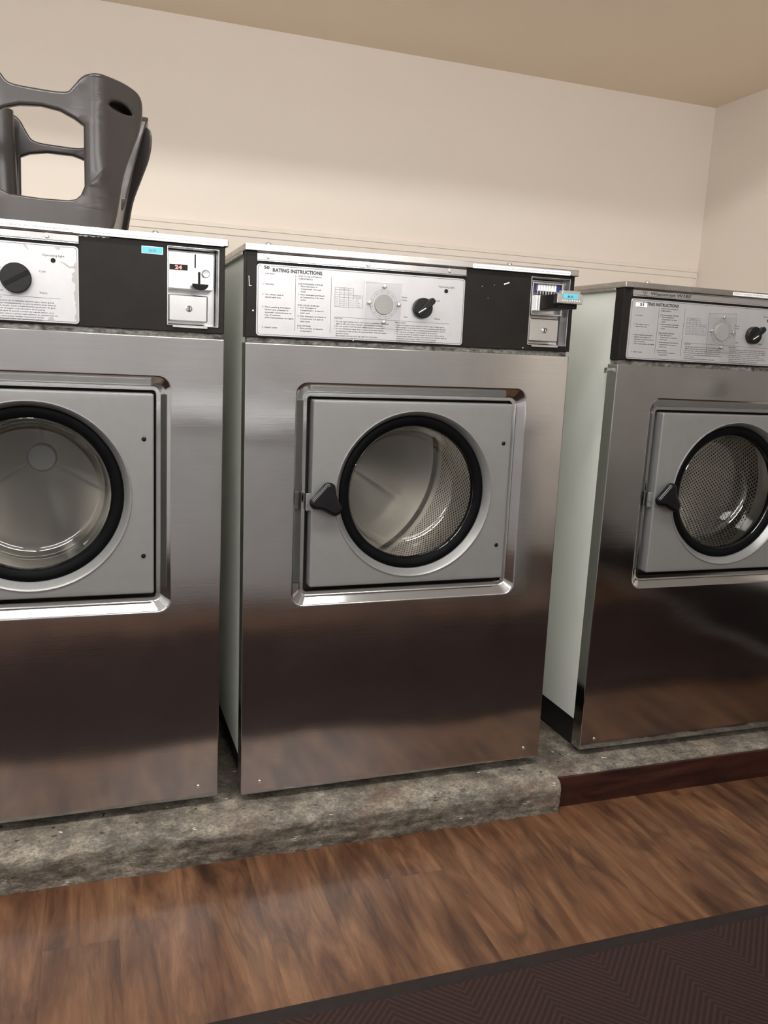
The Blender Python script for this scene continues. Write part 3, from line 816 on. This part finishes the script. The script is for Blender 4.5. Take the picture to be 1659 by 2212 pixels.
def top_sticker(root, text, x0, x1, z0=1.0318, z1=1.0400, tw=None, mat='white_label', tx=None, hh=.0034):
    bm = bmesh.new(); slab(bm, x0, x1, z0, z1, .002, -.0076, -.0068, .0002, 4)
    s = obj('tape_label', bm, M[mat], root, 20)
    bm = bmesh.new(); text_into(bm, text, (tx if tx is not None else x0 + .003), z0 + .0028, -.0078, h=hh, width=(tw or (x1 - x0 - .006)))
    obj('label_text', bm, M['ink_grey'], s, 0); return s
def bolt(root, x, y, flip=0):
    bm = bmesh.new()
    rings = []
    for r, z in ((.0095, ZCP), (.0095, ZCP + .0022), (.0055, ZCP + .0026), (.0055, ZCP + .006), (.0035, ZCP + .0075)):
        rings.append([bm.verts.new((x + r * math.cos(2 * PI * i / 16), y + r * math.sin(2 * PI * i / 16), z)) for i in range(16)])
    for a, b_ in zip(rings, rings[1:]):
        for i in range(16): bm.faces.new((a[i], a[(i + 1) % 16], b_[(i + 1) % 16], b_[i]))
    bm.faces.new(rings[-1]); bm.faces.new(rings[0])
    obj('bolt', bm, M['chrome'], root)
def number_sticker(ip, num, x0, x1, z0, z1, w):
    bm = bmesh.new(); slab(bm, x0, x1, z0, z1, .001, -.0026, -.0021, .0001, 3)
    s = obj('number_sticker', bm, M['white_label'], ip.parent, 20)
    bm = bmesh.new(); text_into(bm, num, (x0 + x1) / 2 - w / 2 + .001, z0 + (z1 - z0) * .22, -.0028, h=(z1 - z0) * .68, width=w, bold=.05)
    obj('printed_number', bm, M['ink'], s, 0)

# --- washer 50 (middle), the first one built
m2 = empty('washing_machine'); 
P, ch, tcap, ip, cpn = build_common(m2)
m1 = dup(m2); m3 = dup(m2)
def strip_screws(root, xs):
    st = child(root, 'trim_strip')
    for x in xs: bm = bmesh.new(); screw(bm, x, 1.0228, -.0036, .0034, .0014); obj('screw', bm, M['silver'], st)
strip_screws(m2, (.0385, .2230, .3860)); strip_screws(m1, (.3720, .2, .04))
number_sticker(child(m2, 'instruction_plate'), '50', .0262, .0440, 1.0005 - .0, 1.0088, .0100)
number_sticker(child(m3, 'instruction_plate'), '51', .0290, .0575, .9945, 1.0030, .0100)
knob_wing(m2, .3325, .9515, .0187); knob_wing(m3, .3400, .9515, .0187)
clear_cover(m2, .2177, .2884, .9112, .9932, R(.3)); clear_cover(m3, .2150, .2890, .9112, .9932, R(-2.2))
top_sticker(m2, 'Llene y empuje la bandeja dos veces para poner en marcha la maquina', .4310, .6440)
top_sticker(m3, 'Llene y empuje la bandeja dos veces para poner en marcha la maquina', .2700, .5000, z0=1.0330, z1=1.0405, mat='worn_label')
bolt(m2, .045, .03); bolt(m2, .527, .03); bolt(m3, .075, .03); bolt(m1, .545, .03)
bm = bmesh.new(); box(bm, .128, .150, .060, .085, ZCP, ZCP + .0065); obj('lid_catch', bm, M['black'], m2, 0, .002)
# paint chips on the black panel
def chip(f):
    bm = bmesh.new(); f(bm); obj('paint_chip', bm, M['white_mark'], m2, 0)
chip(lambda bm: line(bm, .5025, 1.0068, .5140, 1.0105, .0022, -.0004))
def hook(bm):
    vs = [bm.verts.new((x, -.0004, z)) for x, z in ((.0046, .9890), (.0055, .9890), (.0065, .9726), (.0100, .9727), (.0100, .9717), (.0055, .9715))]
    bm.faces.new(vs)
chip(hook)
for x, z, s in ((.0130, .9300, .0012), (.4560, 1.0000, .0006), (.4700, .9790, .0005), (.4820, 1.0040, .0005), (.5530, .8875, .0010), (.2000, .8862, .0012)): chip(lambda bm: rect(bm, x - s, x + s, z - s, z + s, -.0004))

# coin slide of the middle washer, drawer pulled out towards the aisle
def coin_slide(root):
    bm = bmesh.new()
    slab(bm, .5640, .6350, .9520, 1.0185, .002, .012, .026, .001)
    box(bm, .5645, .6340, -.002, .012, 1.0125, 1.0155); box(bm, .5645, .5670, -.002, .012, .955, 1.0140); box(bm, .6310, .6340, -.002, .012, .955, 1.0140)
    box(bm, .5645, .6340, -.004, .012, .9520, .9550)
    cs = obj('coin_slide', bm, M['silver'], root, 0, .0006); cs['label'] = 'coin slide with its tray pulled out'
    for x in (.5672, .6215):
        bm = bmesh.new(); box(bm, x, x + .0094, .006, .012, .9995, 1.0115); obj('side_block', bm, M['navy'], cs, 0)
    for k in range(7):
        bm = bmesh.new(); x = .5790 + k * .0060; slab(bm, x, x + .0048, .9995, 1.0115, .0008, .001, .012, .0008, 3); obj('coin_gate', bm, M['white_label'], cs, 30)
    for k in range(8): bm = bmesh.new(); x = .5730 + k * .0062; box(bm, x, x + .0026, -.006, .010, .9920, .9992); obj('coin_tooth', bm, M['silver'], cs, 0, .0004)
    # drawer: side rails, deck and the face with its number plate
    bm = bmesh.new(); box(bm, .5740, .6150, -.088, .012, .9620, .9890); obj('slide_tray', bm, M['black'], cs, 0, .001)
    for x in (.5660, .5720): bm = bmesh.new(); box(bm, x, x + .0028, -.018, .012, .9600, .9890); obj('guide_rail', bm, M['white_label'], cs, 0, .0005)
    bm = bmesh.new()
    pts = [(.5645, .9704), (.6190, .9704), (.6190, .9890), (.6140, .9895), (.6120, .9945), (.5755, .9945), (.5735, .9895), (.5645, .9885)]
    va = [bm.verts.new((x, -.100, z)) for x, z in pts]; vb = [bm.verts.new((x, -.086, z)) for x, z in pts]
    bm.faces.new(va); bm.faces.new(vb)
    for i in range(8): bm.faces.new((va[i], va[(i + 1) % 8], vb[(i + 1) % 8], vb[i]))
    fc = obj('push_plate', bm, M['silver'], cs, 0, .001)
    bm = bmesh.new(); slab(bm, .5765, .6080, .9792, .9885, .0005, -.1008, -.0998, .0001, 3); 
    L = obj('price_label', bm, M['blue'], root, 0); L['label'] = 'small cyan price label'
    bm = bmesh.new(); text_into(bm, '$6.50', .5855, .9818, -.1011, h=.0036, width=.0120, bold=.02); obj('price_text', bm, M['ink'], L, 0)
    for k in range(8): bm = bmesh.new(); disc(bm, .5755 + k * .0052, .9760, .0011, -.1012, -.099, .0003, 10); obj('rivet', bm, M['white_mark'], fc, 0)
coin_slide(m2)

# --- left washer: digital coin acceptor, worn plate
def coin_acceptor(root):
    bm = bmesh.new(); slab(bm, .5630, .6400, .9560, 1.0175, .0015, .002, .026, .0008)
    ca = obj('coin_acceptor', bm, M['silver'], root, 30); ca['label'] = 'silver coin acceptor with red digits'
    bm = bmesh.new(); rect(bm, .5655, .5960, .9868, .9963, .0015); obj('display_window', bm, M['black'], ca, 0)
    bm = bmesh.new(); text_into(bm, '24', .5745, .9885, .0012, h=.0062, width=.0118, bold=.02); obj('display_digits', bm, M['led'], ca, 0)
    bm = bmesh.new(); box(bm, .6075, .6098, .0012, .003, .9925, 1.0150); obj('coin_slot', bm, M['gloss_black'], ca, 0)
    bm = bmesh.new(); box(bm, .6136, .6176, .0012, .003, .9650, .9860); obj('lever_slot', bm, M['gloss_black'], ca, 0)
    bm = bmesh.new(); lathe(bm, .6262, .9838, [(.0068, .002), (.0068, -.003), (.0058, -.0042), (.0045, -.0036)], 24, False, True); obj('return_button', bm, M['chrome'], ca)
    bm = bmesh.new()
    pts = [(.6157 + .0142 * math.cos(R(a)), .9652 + (.0108 if 1 else 0) * math.sin(R(a))) for a in range(180, 361, 15)]
    va = [bm.verts.new((x, -.014, z)) for x, z in pts]
    pts2 = [(.6157 + (x - .6157) * .6, z) for x, z in pts]
    vb = [bm.verts.new((x, .004, z)) for x, z in pts2]
    bm.faces.new(va); bm.faces.new(vb)
    for i in range(len(va)): j = (i + 1) % len(va); bm.faces.new((va[i], va[j], vb[j], vb[i]))
    obj('return_lever', bm, M['gloss_black'], ca, 30, .0006)
coin_acceptor(m1)
bm = bmesh.new(); slab(bm, .5195, .5545, 1.0095, 1.0215, .0004, -.0008, 0.0002, .0001, 3); L = obj('price_label', bm, M['white_mark'], m1, 0); L['label'] = 'cyan price label with white rim'
bm = bmesh.new(); rect(bm, .5204, .5536, 1.0104, 1.0206, -.0010); obj('label_field', bm, M['blue'], L, 0)
bm = bmesh.new(); text_into(bm, '$6.00', .5310, 1.0130, -.0012, h=.0046, width=.0125, bold=.022); obj('price_text', bm, M['ink_grey'], L, 0)
bm = bmesh.new(); disc(bm, .3245, .9535, .0235, -.0170, -.0022, .0012, 48); k1 = obj('temperature_knob', bm, M['knob'], m1, 40)
bm = bmesh.new(); line(bm, .3245 - .017, .9535 - .011, .3245 + .019, .9535 + .010, .0075, -.0174); obj('grip', bm, M['gloss_black'], k1, 0)
s = top_sticker(m1, 'Fill and push quarter tray in twice to start machine', .1900, .4100, z0=1.0318, z1=1.0425, hh=.0040)
s2 = top_sticker(m1, 'Llene y empuje la bandeja dos veces para poner en marcha la maquina', .4110, .6560, z0=1.0310, z1=1.0425, tx=.440, tw=.205, mat='white_label')
# torn edge of the worn plate on the left washer
random.seed(7)
def worn(pts):
    bm = bmesh.new(); vs = [bm.verts.new((x, -.0023, z)) for x, z in pts]; bm.faces.new(vs); obj('worn_patch', bm, M['dial_grey'], m1, 0)
edge = []
z = .893
right = []
while z < .985:
    right.append((.4155 - random.uniform(.0008, .0045) - (.004 if .955 < z < .968 else 0), z)); z += random.uniform(.003, .006)
worn([(.4180, .892)] + [(.4180, .986)] + right[::-1])
worn([(.3700, .8900), (.3730, .8950), (.3770, .8960), (.3800, .8935), (.3815, .8900)])
worn([(.3900, .9860), (.3990, .9830), (.4060, .9780), (.4130, .9790), (.4140, .9760), (.4050, .9755), (.3980, .9800)])
worn([(.3350, 1.0080), (.3420, 1.0000), (.3450, .9985), (.3400, 1.0080)])
worn([(.3820, 1.0085), (.3850, 1.0040), (.3900, 1.0020), (.3930, 1.0085)])
for i in range(14):
    x = .4150 + i * .004; rr_ = random.uniform(.0008, .0030) * (1 if i < 12 else .5)
    bm = bmesh.new(); vs = [bm.verts.new((x + rr_ * 1.6 * math.cos(t), -.0006, 1.0305 - abs(rr_ * math.sin(t)))) for t in (0, PI * .25, PI * .5, PI * .75, PI)]
    bm.faces.new(vs); obj('paint_chip', bm, M['worn_label'], m1, 0)

# --- right washer: maker's lettering on the strip, milky tape, bent tab on the side
st = child(m3, 'trim_strip')
bm = bmesh.new()
text_into(bm, 'Wascomat W185', .0625, 1.0200, -.0039, h=.0062, width=.1020, bold=.02, shear=.12)
for (x, z) in ((.0440, 1.0250), (.0485, 1.0250), (.0530, 1.0250), (.0462, 1.0225), (.0508, 1.0225), (.0485, 1.0200)):
    f = bm.faces.new([bm.verts.new((x + a_, -.0039, z + b_)) for a_, b_ in ((-.0014, 0), (0, -.0012), (.0014, 0), (0, .0012))])
obj('maker_lettering', bm, M['ink'], st, 0)
bm = bmesh.new(); box(bm, -.011, .002, .020, .026, .8600, .8660); box(bm, -.011, -.0095, .020, .030, .8545, .8660)
obj('side_tab', bm, M['silver'], m3, 0)
bm = bmesh.new(); rect(bm, .2620, .2830, .8880, .9120, -.0022); obj('clear_tape', bm, M['clear'], m3, 0)
# poses of the three washers
m2.location = (0, 0, 0); m2.rotation_euler = (R(-.155) * 1.0, -.0062, 0)
m1.location = (-.7035, -.0018, .0037); m1.rotation_euler = (0, .0017, .0113)
m3.location = (.7811, .0232, -.0062); m3.rotation_euler = (.0053, .0004, .0002)
G = 'front-loading washers in a row'
tag(m1, 'stainless front-loading washer at left, digital 24 coin display, grey plastic seat on top', 'washing machine', G)
tag(m2, 'stainless front-loading washer numbered 50, its coin slide pulled out', 'washing machine', G)
tag(m3, 'stainless front-loading washer numbered 51 at right with white side panel', 'washing machine', G)

# ------------------------------------------------------------------ moulded child seat turned upside down on the left washer
def seat():
    t = empty('booster_seat', (-.343, .28, ZCP + .0085)); tag(t, 'dark grey moulded plastic child seat resting on the left washer', 'child seat')
    # local: x -0.17..0.17, z 0..0.27 ; near panel at y=-.16, far panel at y=+.17
    def panel(y0, outline, holes, sgn, curl, name='panel'):
        bm = curve_mesh([outline] + holes, .004, .005, 3)
        for i in range(-12, 13):
            x = i * .0165
            bmesh.ops.bisect_plane(bm, geom=bm.verts[:] + bm.edges[:] + bm.faces[:], plane_co=(x, 0, 0), plane_no=(1, 0, 0), dist=1e-5)
        for i in range(1, 14):
            bmesh.ops.bisect_plane(bm, geom=bm.verts[:] + bm.edges[:] + bm.faces[:], plane_co=(0, 0, i * .02), plane_no=(0, 0, 1), dist=1e-5)
        for v in bm.verts:
            ax = abs(v.co.x); q = max(0, (ax - .085) / .085)
            v.co.z = max(v.co.z, .0005)
            v.co.y += y0 + sgn * curl * q * q - sgn * .012 * math.exp(-((ax - .095) / .018) ** 2) * min(1, v.co.z / .1)
        return obj(name, bm, M['seat_plastic'], t, 50)
    out = [(-.112, -.002), (.085, -.002), (.105, .004), (.116, .016), (.124, .05), (.134, .11), (.150, .16), (.163, .20), (.168, .235), (.165, .257), (.150, .265),
           (.120, .270), (.085, .268), (.072, .262), (.060, .247), (.045, .234), (.0, .233), (-.045, .237), (-.062, .254), (-.075, .266), (-.11, .268), (-.150, .262), (-.166, .254),
           (-.166, .22), (-.15, .15), (-.135, .08), (-.120, .015)]
    out = [(x, z * .945) for x, z in smooth_loop(out, 4)]
    hole = [(.070, .068), (.077, .085), (.077, .180), (.060, .192), (.035, .203), (.005, .207), (-.03, .204), (-.055, .196), (-.077, .182), (-.077, .085), (-.070, .065), (-.05, .056), (.0, .0535), (.045, .0545), (.060, .058)]
    hole = [(x, z * .965 + (-.0075 if z < .1 else .0035)) for x, z in hole]
    notch = [(.1340 + .0250 * math.cos(a), .2120 + .0165 * math.sin(a) * (1.0 if math.sin(a) > 0 else .55) - (math.cos(a)) * .003) for a in [2 * PI * i / 20 for i in range(20)]]
    panel(-.160, out, [hole[:], notch], 1, .050, 'front_side')
    # hollow pocket near the top of the corner post
    bm = bmesh.new()
    rings = []
    for k_, (sc, dy) in enumerate(((1.12, .001), (1.0, .006), (.93, .014), (.78, .022), (.5, .027), (.15, .029))):
        rings.append([bm.verts.new((.134 + (p[0] - .134) * sc, -.160 + .050 * (max(0, (abs(p[0]) - .085) / .085)) ** 2 + dy, .212 + (p[1] - .212) * sc)) for p in notch])
    for a, b_ in zip(rings, rings[1:]):
        for i in range(20): bm.faces.new((a[i], a[(i + 1) % 20], b_[(i + 1) % 20], b_[i]))
    bm.faces.new(rings[-1])
    obj('hand_pocket', bm, M['seat_plastic'], t, 50)
    out2 = [(x * 1.06 + .022, z * 1.0 - .020 / (1 + math.exp((abs(x) - .068) / .006)) * (z > .15)) for x, z in out]
    hole2 = [(-.052, .060), (.10, .060), (.108, .08), (.108, .175), (.09, .196), (.05, .207), (.0, .207), (-.035, .200), (-.055, .190), (-.056, .10)]
    hole2 = [(x, z * .945 - .002) for x, z in hole2]
    panel(.175, out2, [hole2], -1, .030, 'back_side')
    # right and left side walls joining them, with tall openings
    def side(sx, name):
        pts = [(-.115, 0), (.155, 0), (.160, .05), (.165, .16), (.168, .255), (.150, .262), (.115, .258), (.095, .14), (.07, .075), (-.03, .070), (-.065, .12), (-.085, .20), (-.105, .22), (-.118, .16), (-.118, .05)]
        bm = curve_mesh([smooth_loop(pts, 4)], .004, .004, 2)
        for i in range(1, 14):
            bmesh.ops.bisect_plane(bm, geom=bm.verts[:] + bm.edges[:] + bm.faces[:], plane_co=(0, 0, i * .02), plane_no=(0, 0, 1), dist=1e-5)
        for v in bm.verts:
            yy, th, zz = v.co.x, v.co.y, max(v.co.z, .0005)
            xo = .112 + .060 * (max(0, zz) / .27) ** 1.3 + (.022 * (yy + .12) / .28)
            v.co = Vector((sx * xo + th if sx > 0 else -(xo - .03) + th, yy, zz))
        obj(name, bm, M['seat_plastic'], t, 50)
    side(1, 'side_wall'); side(-1, 'side_wall')
    # seat shell between the walls
    bm = bmesh.new()
    slab(bm, -.105, .105, .012, .022, .004, -.15, .16, .002)
    obj('seat_pan', bm, M['seat_plastic'], t, 30)
    # inner corner column seen through the near opening
    bm = bmesh.new(); rows = []
    for k in range(13):
        z = .20 * k / 12 + .05; q = k / 12
        rows.append([bm.verts.new((-.088 + (.030 + .006 * (1 - q)) * math.cos(2 * PI * i / 20), .120 + .022 * math.sin(2 * PI * i / 20), z)) for i in range(20)])
    for a, b_ in zip(rows, rows[1:]):
        for i in range(20): bm.faces.new((a[i], a[(i + 1) % 20], b_[(i + 1) % 20], b_[i]))
    bm.faces.new(rows[0]); bm.faces.new(rows[-1])
    obj('corner_post', bm, M['seat_plastic'], t, 50)
seat()
